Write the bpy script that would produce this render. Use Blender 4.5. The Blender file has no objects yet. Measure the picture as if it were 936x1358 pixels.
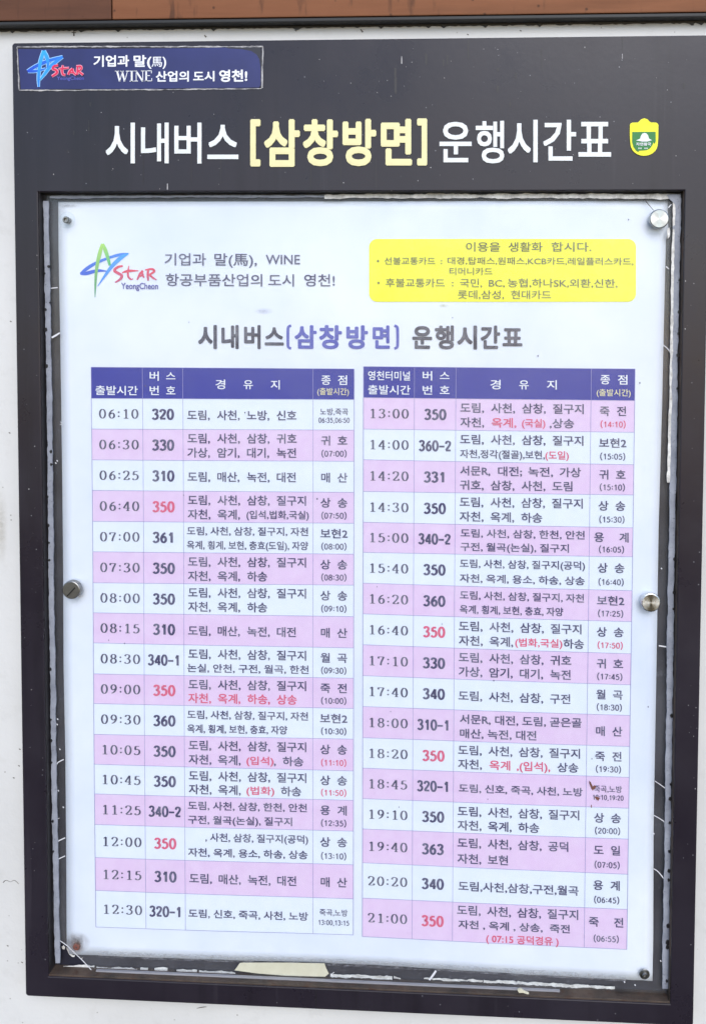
import bpy, bmesh, math, random
from mathutils import Vector
random.seed(7)
sc = bpy.context.scene
col = sc.collection
R = math.radians

# ------------------------------------------------------------------ camera
# photograph 936 x 1358 px, a crop: the optical axis does not pass through its middle
F_PX, PPX, PPY = 1050.0, 570.20, 478.37
YAW, PITCH, ROLL = -0.046276, -0.038365, 0.005642
CAM = Vector((0.43087, -0.78101, -0.13684))          # metres; board face is the plane y = 0, opening corner top-left is the origin
fwd = Vector((math.sin(YAW)*math.cos(PITCH), math.cos(YAW)*math.cos(PITCH), math.sin(PITCH)))
rgt0 = Vector((math.cos(YAW), -math.sin(YAW), 0))
up0 = rgt0.cross(fwd)
rgt = rgt0*math.cos(ROLL) + up0*math.sin(ROLL)
upv = up0*math.cos(ROLL) - rgt0*math.sin(ROLL)
cd = bpy.data.cameras.new('camera')
cam = bpy.data.objects.new('camera', cd); col.objects.link(cam)
from mathutils import Matrix
m = Matrix((rgt, upv, -fwd)).transposed().to_4x4(); m.translation = CAM
cam.matrix_world = m
cd.sensor_fit = 'HORIZONTAL'; cd.sensor_width = 36; cd.lens = F_PX/936*36
cd.shift_x = (468-PPX)/936; cd.shift_y = (PPY-679)/936
cd.clip_start = .01; cd.clip_end = 200
sc.camera = cam

# ------------------------------------------------------------------ world, sun, exposure
w = bpy.data.worlds.new('World'); sc.world = w; w.use_nodes = True
wn = w.node_tree.nodes; wl = w.node_tree.links
sky = wn.new('ShaderNodeTexSky'); sky.sky_type = 'NISHITA'; sky.sun_disc = False
SUN_EL, SUN_AZ = 38, 166
sky.sun_elevation = R(SUN_EL); sky.sun_rotation = R(SUN_AZ); sky.air_density = 1.0; sky.dust_density = 1.0; sky.ozone_density = 2.0
bg = [n for n in wn if n.type == 'BACKGROUND'][0]
bg.inputs['Strength'].default_value = .15
wl.new(sky.outputs[0], bg.inputs[0])
sd = bpy.data.lights.new('sun', 'SUN'); sd.energy = 1.0; sd.angle = R(35); sd.color = (1, .985, .96)
so = bpy.data.objects.new('sun', sd); col.objects.link(so)
sv = Vector((math.sin(R(SUN_AZ))*math.cos(R(SUN_EL)), math.cos(R(SUN_AZ))*math.cos(R(SUN_EL)), math.sin(R(SUN_EL))))
so.rotation_euler = sv.to_track_quat('Z', 'Y').to_euler(); so.location = sv*3
sc.view_settings.view_transform = 'Standard'; sc.view_settings.look = 'None'
sc.view_settings.exposure = 0.74; sc.view_settings.gamma = 1

# ------------------------------------------------------------------ pixel -> place
def P(px, py, y=0.0):
    d = fwd + rgt*((px-PPX)/F_PX) - upv*((py-PPY)/F_PX)
    return CAM + d*((y-CAM.y)/d.y)
def slope(y): return (y-253)/1042*.0456
# depths (m behind the face of the board)
Y_WALL, Y_COVER, Y_COVER_B, Y_PAPER, Y_BACK = .020, .0090, .0114, .0130, .0144
def wave(x, z):
    return .00045*math.sin(9*x+3*z+.6) + .0004*math.sin(13*z-5*x) + .0003*math.sin(21*x+1.3)
def paper_pt(px, py, lift):
    p = P(px, py, Y_PAPER); p.y += wave(p.x, p.z) - lift; return p

# ------------------------------------------------------------------ materials
def rgb(r, g, b):
    f = lambda c: (c/255/12.92 if c/255 <= .04045 else ((c/255+.055)/1.055)**2.4)
    return (f(r), f(g), f(b), 1)
class Mat:
    def __init__(s, name, color=(.5,.5,.5,1), rough=.5, metal=0, spec=.5):
        s.m = bpy.data.materials.new(name); s.m.use_nodes = True
        s.n = s.m.node_tree.nodes; s.l = s.m.node_tree.links
        s.b = [x for x in s.n if x.type == 'BSDF_PRINCIPLED'][0]
        s.out = [x for x in s.n if x.type == 'OUTPUT_MATERIAL'][0]
        s.b.inputs['Base Color'].default_value = color
        s.b.inputs['Roughness'].default_value = rough
        s.b.inputs['Metallic'].default_value = metal
        s.b.inputs['Specular IOR Level'].default_value = spec
        s._tc = None
    def coord(s, scale=(1,1,1)):
        if s._tc is None: s._tc = s.n.new('ShaderNodeTexCoord')
        mp = s.n.new('ShaderNodeMapping'); mp.inputs['Scale'].default_value = scale
        s.l.new(s._tc.outputs['Object'], mp.inputs[0]); return mp.outputs[0]
    def noise(s, scale, detail=4, rough=.6, stretch=(1,1,1), dist=0):
        t = s.n.new('ShaderNodeTexNoise'); t.inputs['Scale'].default_value = scale
        t.inputs['Detail'].default_value = detail; t.inputs['Roughness'].default_value = rough
        t.inputs['Distortion'].default_value = dist
        s.l.new(s.coord(stretch), t.inputs['Vector']); return t.outputs[0]
    def voro(s, scale, stretch=(1,1,1)):
        t = s.n.new('ShaderNodeTexVoronoi'); t.inputs['Scale'].default_value = scale
        s.l.new(s.coord(stretch), t.inputs['Vector']); return t.outputs['Distance']
    def ramp(s, src, stops):
        r = s.n.new('ShaderNodeValToRGB'); e = r.color_ramp.elements
        while len(e) < len(stops): e.new(.5)
        for q, (p, c) in zip(e, stops):
            q.position = p; q.color = c if not isinstance(c, (int, float)) else (c, c, c, 1)
        s.l.new(src, r.inputs[0]); return r.outputs[0]
    def mix(s, fac, a, b, mode='MIX'):
        x = s.n.new('ShaderNodeMix'); x.data_type = 'RGBA'; x.blend_type = mode
        for k, v in (('Factor', fac), ('A', a), ('B', b)):
            i = [q for q in x.inputs if q.name == k and (q.type == 'RGBA' or k == 'Factor' and q.type == 'VALUE')][0]
            if hasattr(v, 'is_linked'): s.l.new(v, i)
            else: i.default_value = v
        return [o for o in x.outputs if o.type == 'RGBA'][0]
    def math(s, op, a, b=0.0):
        x = s.n.new('ShaderNodeMath'); x.operation = op
        for i, v in enumerate((a, b)):
            if hasattr(v, 'is_linked'): s.l.new(v, x.inputs[i])
            else: x.inputs[i].default_value = v
        return x.outputs[0]
    def color(s, c): s.l.new(c, s.b.inputs['Base Color']); return s
    def roughness(s, c): s.l.new(c, s.b.inputs['Roughness']); return s
    def bump(s, h, strength=.2, dist=.001):
        x = s.n.new('ShaderNodeBump'); x.inputs['Strength'].default_value = strength
        x.inputs['Distance'].default_value = dist
        s.l.new(h, x.inputs['Height']); s.l.new(x.outputs[0], s.b.inputs['Normal']); return s

M = {}
# dark painted board: cloudy grime, faint drips, pale fly specks
a = Mat('board_paint', rough=.38, spec=.36)
c = a.mix(a.ramp(a.noise(7, 5), [(.3, 0), (.7, 1)]), rgb(36,31,39), rgb(45,41,49))
c = a.mix(a.math('MULTIPLY', a.ramp(a.noise(22, 5, .7, (1,1,.06)), [(.52, 0), (.74, 1)]), .6), c, rgb(24,22,26))
c = a.mix(a.math('MULTIPLY', a.ramp(a.noise(60, 3, .6, (1,1,.05)), [(.64, 0), (.78, 1)]), .10), c, rgb(118,112,120))
c = a.mix(a.ramp(a.voro(75), [(.03, .6), (.055, 0)]), c, rgb(150,150,155))
c = a.mix(a.ramp(a.voro(46, (1.1,1,1.07)), [(.05, .6), (.09, 0)]), c, rgb(38,36,42))
a.color(c).roughness(a.ramp(a.noise(14, 5), [(.3, .24), (.7, .40)])).bump(a.noise(160, 3), .12, .0006)
M['board'] = a.m
a = Mat('board_edge', rough=.5); a.color(a.mix(a.noise(30), rgb(30,28,32), rgb(48,44,46))); M['reveal'] = a.m
a = Mat('rusty_ledge', rough=.6)
c = a.mix(a.ramp(a.noise(35, 6), [(.35, 0), (.65, 1)]), rgb(48,41,37), rgb(84,70,60))
a.color(a.mix(a.ramp(a.noise(90, 5), [(.55, 0), (.7, 1)]), c, rgb(66,44,32))).bump(a.noise(300), .4, .0006); M['ledge'] = a.m
a = Mat('grey_lip', rough=.35); a.color(a.mix(a.noise(40, 5, .7, (.3,1,1)), rgb(105,103,108), rgb(165,165,170))); M['lip'] = a.m
a = Mat('backing', rough=.55)
c = a.mix(a.ramp(a.noise(14, 5), [(.3, 0), (.7, 1)]), rgb(40,37,42), rgb(58,55,62))
a.color(a.mix(a.ramp(a.noise(120, 6, .7), [(.6, 0), (.75, .4)]), c, rgb(110,108,116))); M['backing'] = a.m
a = Mat('paper', rough=.65)
c = a.mix(a.ramp(a.noise(5, 5), [(.3, 0), (.7, 1)]), (.70,.75,.88,1), (.88,.895,.94,1))
a.color(a.mix(a.ramp(a.noise(170, 4), [(.66, 0), (.78, .2)]), c, (.7,.7,.78,1))); M['paper'] = a.m
def ink(name, c1, fade=.25, light=(.55,.55,.62,1)):
    a = Mat(name, rough=.6)
    a.color(a.mix(a.math('MULTIPLY', a.ramp(a.noise(55, 5, .7), [(.4, 0), (.75, 1)]), fade), c1, light))
    M[name] = a.m
ink('ink_dark', (.050,.042,.125,1), .34); ink('ink_red', (.72,.10,.20,1), .2, (.8,.4,.5,1))
ink('ink_time', (.06,.056,.115,1), .3)
ink('ink_title_dark', (.030,.030,.065,1), .3); ink('ink_title_blue', (.07,.085,.42,1), .25, (.4,.42,.7,1))
ink('ink_pink', (.78,.57,.80,1), .55, (.86,.70,.87,1)); ink('ink_white_row', (.78,.83,.93,1), .5, (.88,.90,.95,1))
ink('ink_blue', (.014,.022,.30,1), .18, (.05,.065,.42,1)); ink('ink_grid', (.30,.28,.55,1), .3)
ink('ink_yellow', (.92,.87,.025,1), .12, (.90,.88,.25,1)); ink('ink_olive', (.10,.10,.06,1), .25, (.5,.5,.2,1))
ink('print_white', (.85,.86,.9,1), .1); ink('print_cream', (.80,.72,.42,1), .2)
ink('ink_purple', (.10,.09,.36,1), .2)
def vcol(name):
    a = Mat(name, rough=.5); t = a.n.new('ShaderNodeVertexColor'); t.layer_name = 'Col'; a.color(t.outputs[0]); M[name] = a.m
vcol('print_tint')
a = Mat('letter_white', rough=.42); a.color(a.mix(a.ramp(a.noise(50, 5), [(.35, 0), (.75, 1)]), (.84,.86,.86,1), (.70,.72,.73,1))); M['letter_white'] = a.m
a = Mat('letter_yellow', rough=.42); a.color(a.mix(a.ramp(a.noise(50, 5), [(.35, 0), (.75, 1)]), (.86,.79,.42,1), (.78,.71,.38,1))); M['letter_yellow'] = a.m
a = Mat('plate_blue', rough=.35)
c = a.mix(a.ramp(a.noise(12, 4), [(.3, 0), (.7, 1)]), rgb(26,29,84), rgb(40,45,108))
a.color(a.mix(a.ramp(a.noise(60, 5, .7, (.4,1,1)), [(.62, 0), (.75, .5)]), c, rgb(40,42,78))); M['plate_blue'] = a.m
a = Mat('glue_residue', rough=.8); a.color(a.mix(a.ramp(a.noise(130, 5), [(.35, 0), (.65, 1)]), rgb(120,118,122), rgb(195,192,192))); M['residue'] = a.m
a = Mat('sealant', rough=.6)
c = a.mix(a.ramp(a.noise(60, 5), [(.3, 0), (.7, 1)]), rgb(122,126,138), rgb(156,160,172))
a.color(a.mix(a.ramp(a.noise(420, 3), [(.6, 0), (.72, .7)]), c, rgb(90,90,98))); M['sealant'] = a.m
a = Mat('sealant_white', rough=.6)
a.color(a.mix(a.ramp(a.noise(120, 6, .7), [(.35, 0), (.7, 1)]), rgb(238,236,232), rgb(160,156,152))); M['sealant_white'] = a.m
a = Mat('cream_tape', rough=.7); a.color(a.mix(a.noise(60, 5), rgb(222,218,196), rgb(190,184,160))); M['tape'] = a.m
a = Mat('tar', rough=.5, color=rgb(26,25,28)); M['tar'] = a.m
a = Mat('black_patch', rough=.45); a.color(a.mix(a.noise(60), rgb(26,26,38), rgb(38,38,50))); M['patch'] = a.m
a = Mat('rust', rough=.85); a.color(a.mix(a.noise(500, 5), rgb(92,40,26), rgb(140,74,50))).bump(a.noise(900), .6, .0005); M['rust'] = a.m
a = Mat('crack_white', rough=.4, color=rgb(215,215,220)); M['crack'] = a.m
a = Mat('dust', rough=.9); a.color(a.mix(a.noise(300, 5), rgb(170,166,172), rgb(205,203,208)))
tr = a.n.new('ShaderNodeBsdfTransparent'); mx = a.n.new('ShaderNodeMixShader')
a.l.new(a.ramp(a.noise(240, 6, .75, (.35,1,1)), [(.45, 0), (.70, .55)]), mx.inputs[0])
a.l.new(tr.outputs[0], mx.inputs[1]); a.l.new(a.b.outputs[0], mx.inputs[2]); a.l.new(mx.outputs[0], a.out.inputs[0]); M['dust'] = a.m
# brushed steel caps with the fan-shaped glint of a turned face
a = Mat('turned_steel', rough=.3, metal=1, color=(.40,.415,.41,1))
a.b.inputs['Anisotropic'].default_value = .85
tg = a.n.new('ShaderNodeTangent'); tg.direction_type = 'RADIAL'; tg.axis = 'Z'
a.l.new(tg.outputs[0], a.b.inputs['Tangent'])
a.roughness(a.ramp(a.noise(300, 3), [(.3, .24), (.7, .4)])); M['steel'] = a.m
M['pale_steel'] = a.m.copy(); M['pale_steel'].node_tree.nodes[a.b.name].inputs['Base Color'].default_value = (.66,.68,.68,1)
a = Mat('dull_steel', rough=.4, metal=1); a.color(a.mix(a.noise(400), (.20,.20,.195,1), (.36,.36,.35,1))); M['dull_steel'] = a.m
# clear acrylic cover: thin sheet, fresnel gloss, a film of grime
a = Mat('acrylic', rough=.06)
tr = a.n.new('ShaderNodeBsdfTransparent'); tr.inputs[0].default_value = (.975,.985,.99,1)
gl = a.n.new('ShaderNodeBsdfGlossy'); gl.inputs['Roughness'].default_value = .16
ge = a.n.new('ShaderNodeNewGeometry'); dt = a.n.new('ShaderNodeVectorMath'); dt.operation = 'DOT_PRODUCT'
a.l.new(ge.outputs['Incoming'], dt.inputs[0]); a.l.new(ge.outputs['Normal'], dt.inputs[1])
schlick = a.math('ADD', a.math('MULTIPLY', a.math('POWER', a.math('SUBTRACT', 1.0, a.math('ABSOLUTE', dt.outputs['Value'])), 5.0), .6), .020)
df = a.n.new('ShaderNodeBsdfDiffuse'); df.inputs[0].default_value = (.74,.77,.84,1)
m1 = a.n.new('ShaderNodeMixShader'); m2 = a.n.new('ShaderNodeMixShader')
f1 = a.ramp(a.noise(9, 6, .65), [(.25, .0), (.8, .045)])
f2 = a.ramp(a.noise(330, 4, .7), [(.66, 0), (.8, .1)])
a.l.new(a.math('ADD', f1, f2), m1.inputs[0])
a.l.new(tr.outputs[0], m1.inputs[1]); a.l.new(df.outputs[0], m1.inputs[2])
a.l.new(schlick, m2.inputs[0]); a.l.new(m1.outputs[0], m2.inputs[1]); a.l.new(gl.outputs[0], m2.inputs[2])
a.l.new(m2.outputs[0], a.out.inputs[0]); M['acrylic'] = a.m
a = Mat('wall_paint', rough=.75)
c = a.mix(a.ramp(a.noise(3.5, 6), [(.3, 0), (.7, 1)]), (.59,.585,.575,1), (.69,.685,.675,1))
c = a.mix(a.ramp(a.noise(45, 6, .7), [(.55, 0), (.75, .4)]), c, (.52,.51,.49,1))
c = a.mix(a.ramp(a.voro(60, (1,1,1.1)), [(.03, .8), (.07, 0)]), c, (.25,.23,.2,1))
a.color(c).bump(a.noise(130, 5), .25, .0012); M['wall'] = a.m
def wood(name, c1, c2, c3):
    a = Mat(name, rough=.7, spec=.25)
    c = a.mix(a.ramp(a.noise(9, 6, .65, (.35,1,2.5)), [(.3, 0), (.7, 1)]), c1, c2)
    c = a.mix(a.ramp(a.noise(50, 5, .6, (.08,1,1)), [(.5, 0), (.75, .5)]), c, c3)
    c = a.mix(a.ramp(a.voro(70), [(.06, .8), (.13, 0)]), c, rgb(70,46,34))
    c = a.mix(a.ramp(a.noise(55, 4, .6, (1,1,.2)), [(.60, 0), (.70, .7)]), c, rgb(72,48,36))
    a.color(c).bump(a.noise(70, 5, .6, (.1,1,1)), .3, .001); M[name] = a.m
wood('wood_light', rgb(122,76,50), rgb(146,96,66), rgb(92,58,38))
wood('wood_dark', rgb(84,54,40), rgb(114,74,54), rgb(62,42,32))
a = Mat('underside_shade', rough=.55); a.color(a.mix(a.noise(50, 5, .6, (.1,1,1)), rgb(24,24,26), rgb(40,40,42))); M['black'] = a.m

# ------------------------------------------------------------------ object helpers
LOC = {}
def obj(name, verts, faces, mat, parent=None, smooth=False, cols=None):
    me = bpy.data.meshes.new(name)
    o = bpy.data.objects.new(name, me); col.objects.link(o)
    base = Vector((0,0,0))
    if parent is not None:
        o.parent = parent; base = LOC[parent]
    LOC[o] = base
    me.from_pydata([tuple(Vector(v)-base) for v in verts], [], faces)
    me.materials.append(M[mat])
    if cols:
        at = me.color_attributes.new('Col', 'FLOAT_COLOR', 'POINT')
        for i, c_ in enumerate(cols): at.data[i].color = c_
    if smooth:
        for p in me.polygons: p.use_smooth = True
    me.update(); return o
def thing(name, loc, label, cat, group=None):
    o = bpy.data.objects.new(name, None); col.objects.link(o); o.empty_display_size = .02
    o.location = loc; LOC[o] = Vector(loc); o['label'] = label; o['category'] = cat
    if group: o['group'] = group
    return o
def prism(front, back):
    """closed solid from two equal loops (front loop counter-clockwise seen from -y)"""
    n = len(front); v = list(front)+list(back)
    f = [tuple(range(n)), tuple(range(2*n-1, n-1, -1))]
    for i in range(n):
        j = (i+1) % n; f.append((i, i+n, j+n, j))
    return v, f
def slab_px(name, pts, y0, y1, mat, parent, lift=None):
    """a thin piece whose outline is given by photo points lying on the plane y0, with thickness to y1"""
    fr = [P(x, y, y0) for x, y in pts]; bk = [Vector((p.x, y1, p.z)) for p in fr]
    v, f = prism(fr[::-1], bk[::-1]); return obj(name, v, f, mat, parent)
def box(x0, x1, y0, y1, z0, z1):
    v = [(x, y, z) for x in (x0, x1) for y in (y0, y1) for z in (z0, z1)]
    f = [(0,1,3,2),(4,6,7,5),(0,4,5,1),(2,3,7,6),(0,2,6,4),(1,5,7,3)]
    return v, f
def bevbox(name, x0, x1, y0, y1, z0, z1, mat, parent, b=.001):
    bm = bmesh.new(); v, f = box(x0, x1, y0, y1, z0, z1)
    vs = [bm.verts.new(p) for p in v]
    for q in f: bm.faces.new([vs[i] for i in q])
    bmesh.ops.recalc_face_normals(bm, faces=bm.faces)
    bmesh.ops.bevel(bm, geom=bm.edges[:], offset=b, segments=2, affect='EDGES', profile=.6)
    bm.verts.index_update()
    vv = [x.co.copy() for x in bm.verts]; ff = [[x.index for x in q.verts] for q in bm.faces]; bm.free()
    return obj(name, vv, ff, mat, parent)
def lathe(name, centre, prof, mat, parent, seg=40):
    """turned piece on an axis along -y; prof = [(radius, distance towards the viewer)], own origin on the axis"""
    v = []; f = []
    for r, d in prof:
        for k in range(seg):
            t = 2*math.pi*k/seg; v.append(Vector((r*math.cos(t), r*math.sin(t), d)))
    for i in range(len(prof)-1):
        for k in range(seg):
            j = (k+1) % seg; f.append((i*seg+k, i*seg+j, (i+1)*seg+j, (i+1)*seg+k))
    f.append(tuple(range((len(prof)-1)*seg, len(prof)*seg))); f.append(tuple(range(seg-1, -1, -1)))
    me = bpy.data.meshes.new(name); o = bpy.data.objects.new(name, me); col.objects.link(o)
    me.from_pydata(v, [], f); me.materials.append(M[mat]); me.update()
    for p in me.polygons: p.use_smooth = len(p.vertices) == 4
    mod = o.modifiers.new('edge', 'EDGE_SPLIT'); mod.split_angle = R(14)
    o.parent = parent; o.location = Vector(centre)-LOC[parent]; o.rotation_euler = (R(90), 0, 0)
    LOC[o] = Vector(centre); return o

# ------------------------------------------------------------------ lettering
_cache = {}
def glyphs(s, extrude=0.0):
    k = (s, extrude)
    if k in _cache: return _cache[k]
    c = bpy.data.curves.new('t', 'FONT'); c.body = s; c.resolution_u = 3; c.extrude = extrude
    o = bpy.data.objects.new('t', c)
    me = bpy.data.meshes.new_from_object(o)
    r = ([v.co.copy() for v in me.vertices], [tuple(p.vertices) for p in me.polygons])
    bpy.data.objects.remove(o); bpy.data.curves.remove(c); bpy.data.meshes.remove(me)
    _cache[k] = r; return r
class Run:
    """collects glyph outlines in photo points; build() lays them on the sheet as one printed run"""
    def __init__(s): s.v = []; s.f = []
    def text(s, t, x0, yc, h, x1=None, adv=None, bold=.012, yfun=None, align='l', mid=.378):
        v, f = glyphs(t)
        em = h/(.905+2*bold)
        a, b = min(p.x for p in v)-bold, max(p.x for p in v)+bold
        if x1 is not None: sx = (x1-x0)/(b-a); ox = x0-a*sx
        else:
            sx = (adv/.92) if adv else em
            ox = x0-a*sx if align == 'l' else (x0-(a+b)/2*sx)
        xm = (x0+x1)/2 if x1 is not None else x0
        for k, (dx, dy) in enumerate(spread(bold)):
            n = len(s.v)
            for p in v:
                x = ox+(p.x+dx)*sx
                yb = yfun(x) if yfun else yc+slope(yc)*(x-xm)
                s.v.append((x, yb-(p.y+dy-mid)*em, k))
            s.f += [tuple(i+n for i in q) for q in f]
        return s
    def raw(s, v, f):
        n = len(s.v); s.v += [(x, y, 0) for x, y in v]; s.f += [tuple(i+n for i in q) for q in f]
    def poly(s, pts): s.raw(pts, [tuple(range(len(pts)))])
    def build(s, name, mat, parent, lift, place=None):
        pl = place or (lambda d: (lambda x, y: paper_pt(x, y, lift+d)))
        fn = {}
        vs = []
        for x, y, k in s.v:
            if k not in fn: fn[k] = pl(2e-5*k)
            vs.append(fn[k](x, y))
        return obj(name, vs, s.f, mat, parent)
def spread(b):
    if b < .004: return [(0, 0)]
    if b < .026: return [(b*.8, b*.8), (-b*.8, b*.8), (b*.8, -b*.8), (-b*.8, -b*.8)]
    return [(b*math.cos(R(22.5+45*k)), b*math.sin(R(22.5+45*k))) for k in range(8)] + [(0, 0)]
def catmull(pts, n=6):
    out = []
    q = [pts[0]]+list(pts)+[pts[-1]]
    for i in range(1, len(q)-2):
        for k in range(n):
            t = k/n; r = []
            for a_, b_, c_, d_ in zip(q[i-1], q[i], q[i+1], q[i+2]):
                r.append(.5*((2*b_)+(-a_+c_)*t+(2*a_-5*b_+4*c_-d_)*t*t+(-a_+3*b_-3*c_+d_)*t**3))
            out.append(tuple(r))
    out.append(tuple(pts[-1])); return out
def brush(pts, n=6):
    """pts (x, y, width) -> strip of quads in 2-D"""
    c = catmull(pts, n); v = []; f = []
    for i, (x, y, wd) in enumerate(c):
        a_ = c[max(i-1, 0)]; b_ = c[min(i+1, len(c)-1)]
        dx, dy = b_[0]-a_[0], b_[1]-a_[1]; L = math.hypot(dx, dy) or 1
        nx, ny = -dy/L, dx/L
        v += [(x+nx*wd/2, y+ny*wd/2), (x-nx*wd/2, y-ny*wd/2)]
        if i: f.append((2*i-2, 2*i, 2*i+1, 2*i-1))
    return v, f
def nib(pts, thick=.115, thin=.042, n=6):
    """broad-nib stroke: upright strokes come out thick, level ones thin"""
    c = catmull([(x, y, 0) for x, y in pts], n); q = []
    for i, (x, y, _) in enumerate(c):
        a_ = c[max(i-1, 0)]; b_ = c[min(i+1, len(c)-1)]
        dx, dy = b_[0]-a_[0], b_[1]-a_[1]; L = math.hypot(dx, dy) or 1
        q.append((x, y, thin+(thick-thin)*abs(dy/L)**1.3))
    v = []; f = []
    for i, (x, y, wd) in enumerate(q):
        a_ = q[max(i-1, 0)]; b_ = q[min(i+1, len(q)-1)]
        dx, dy = b_[0]-a_[0], b_[1]-a_[1]; L = math.hypot(dx, dy) or 1
        v += [(x-dy/L*wd/2, y+dx/L*wd/2), (x+dy/L*wd/2, y-dx/L*wd/2)]
        if i: f.append((2*i-2, 2*i, 2*i+1, 2*i-1))
    return v, f
def ell(cx, cy, rx, ry, a0, a1, n=12):
    return [(cx+rx*math.cos(R(a0+(a1-a0)*k/n)), cy+ry*math.sin(R(a0+(a1-a0)*k/n))) for k in range(n+1)]
# book-face figures in a box 0.5 wide, 0.68 high, y up
SERIF = {
 '0': [ell(.25,.34,.17,.32,90,450,18)],
 '1': [[(.27,.02),(.27,.66)], [(.13,.56),(.20,.60),(.28,.66)], [(.12,.017),(.42,.017)]],
 '2': [[(.09,.50),(.11,.60),(.22,.66),(.36,.61),(.39,.48),(.32,.32),(.20,.17),(.09,.04)], [(.09,.035),(.40,.035)], [(.40,.03),(.43,.15)]],
 '3': [[(.10,.54),(.14,.63),(.25,.66),(.36,.60),(.36,.47),(.28,.38),(.20,.36)], [(.20,.36),(.32,.33),(.40,.23),(.36,.09),(.23,.02),(.12,.05),(.08,.12)]],
 '4': [[(.33,.02),(.33,.66)], [(.32,.65),(.06,.20)], [(.06,.20),(.45,.20)], [(.23,.017),(.43,.017)]],
 '5': [[(.15,.62),(.13,.38)], [(.15,.635),(.39,.635)], [(.13,.37),(.24,.42),(.36,.36),(.40,.23),(.35,.09),(.22,.02),(.12,.05),(.08,.12)]],
 '6': [[(.38,.63),(.25,.57),(.14,.42),(.10,.24),(.15,.08),(.25,.02),(.36,.08),(.40,.21),(.36,.34),(.26,.39),(.15,.31)]],
 '7': [[(.08,.63),(.42,.63)], [(.41,.63),(.32,.42),(.24,.20),(.22,.02)], [(.08,.64),(.075,.50)]],
 '8': [ell(.25,.51,.135,.145,90,450,14), ell(.25,.19,.16,.17,90,450,14)],
 '9': [[(.12,.05),(.25,.11),(.36,.26),(.40,.44),(.35,.60),(.25,.66),(.14,.60),(.10,.47),(.14,.34),(.24,.29),(.35,.37)]],
 ':': [ell(.25,.16,.03,.03,90,450,8), ell(.25,.46,.03,.03,90,450,8)],
}
_num = {}
def serif_glyph(ch):
    if ch not in _num:
        V = []; Fc = []
        for s in SERIF[ch]:
            v, f = nib(s, .06, .06, 2) if ch == ':' else nib(s)
            n = len(V); V += v; Fc += [tuple(i+n for i in q) for q in f]
        _num[ch] = (V, Fc)
    return _num[ch]

SANS = dict(SERIF)
SANS.update({'1': [[(.29,0),(.29,.68)], [(.12,.50),(.20,.54),(.28,.66)]], '4': [[(.34,0),(.34,.66)], [(.34,.65),(.07,.19)], [(.05,.18),(.47,.18)]], '7': [[(.06,.625),(.43,.625)], [(.41,.62),(.32,.42),(.24,.20),(.22,0)]],
  '2': [[(.09,.48),(.12,.59),(.24,.64),(.37,.58),(.38,.46),(.30,.32),(.18,.18),(.09,.06)], [(.07,.05),(.43,.05)]], '–': [[(.05,.30),(.45,.30)]], '-': [[(.05,.30),(.45,.30)]],
  '(': [[(.34,.80),(.22,.62),(.17,.34),(.22,.06),(.34,-.12)]], ')': [[(.16,.80),(.28,.62),(.33,.34),(.28,.06),(.16,-.12)]], ',': [[(.27,.06),(.25,-.04),(.19,-.11)]]})
ADV = {':': .26, '(': .32, ')': .32, ',': .26, '–': .46, '-': .46}
_sans = {}
def sans_text(run, t, x0, x1, yfun, h, thick, thin):
    """upright grotesque figures laid out between x0 and x1, cap height h (photo points)"""
    tot = sum(ADV.get(ch, .5) for ch in t); sx = (x1-x0)/(tot-.06); x = -.03; k = h/.68
    for ch in t:
        key = (ch, thick, thin)
        if key not in _sans:
            V_ = []; F_ = []
            for s_ in SANS[ch]:
                v, f = nib(s_, .085, .085, 2) if ch == ':' else nib(s_, thick, thin)
                n_ = len(V_); V_ += v; F_ += [tuple(i+n_ for i in q) for q in f]
            _sans[key] = (V_, F_)
        V_, F_ = _sans[key]; ad = ADV.get(ch, .5)
        run.raw([(x0+(x+a_-.25+ad/2)*sx, yfun(x0+(x+a_-.25+ad/2)*sx)-(b_-.34)*k) for a_, b_ in V_], F_)
        x += ad

# ================================================================== SETTING
W0, H0, OL, OR, OT, OB = .64, 0.81294, 0.02468, 0.02324, 0.14783, 0.02215
wz0, wz1, wx0, wx1 = -2.0, 1.2, -1.6, 2.3
n = 60
wv, wf = box(wx0, wx1, Y_WALL, Y_WALL+.12, wz0, wz1)
wall = obj('wall', wv, wf, 'wall'); wall['kind'] = 'structure'
a = Mat('crack_line', rough=.9, color=rgb(96,90,84)); M['crack_line'] = a.m
def wall_mark(name, pts, width, mat='crack_line'):
    v, f = brush([(x, y, w_) for (x, y), w_ in zip(pts, width)], 4)
    return obj(name, [P(x, y, Y_WALL-.0003) for x, y in v], f, mat, wall)
wall_mark('crack', [(4,1171),(8,1168),(14,1170),(19,1168),(25,1173)], [1.1,.7,.4,.6,.4])
wall_mark('crack', [(261,1338),(268,1336.5),(274,1336)], [.5,1.2,.5])
wall_mark('crack', [(98,40),(98,47)], [1.2,2.2]); wall_mark('crack', [(95,42.5),(101,42.5)], [1.2,1.0])
wall_mark('crack', [(271,46),(273.5,48.5)], [1.5,2.0]); wall_mark('crack', [(478,38),(481,42)], [1.2,2.2])
for x, y in ((26,994),(25,1016),(12.5,574),(18,1032),(14,426),(10,1255),(29,1277),(690,40),(919,32),(392,40),(620,45)):
    wall_mark('crack', [(x-1,y-.6),(x+1.2,y+.5)], [.9,1.5])

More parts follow.
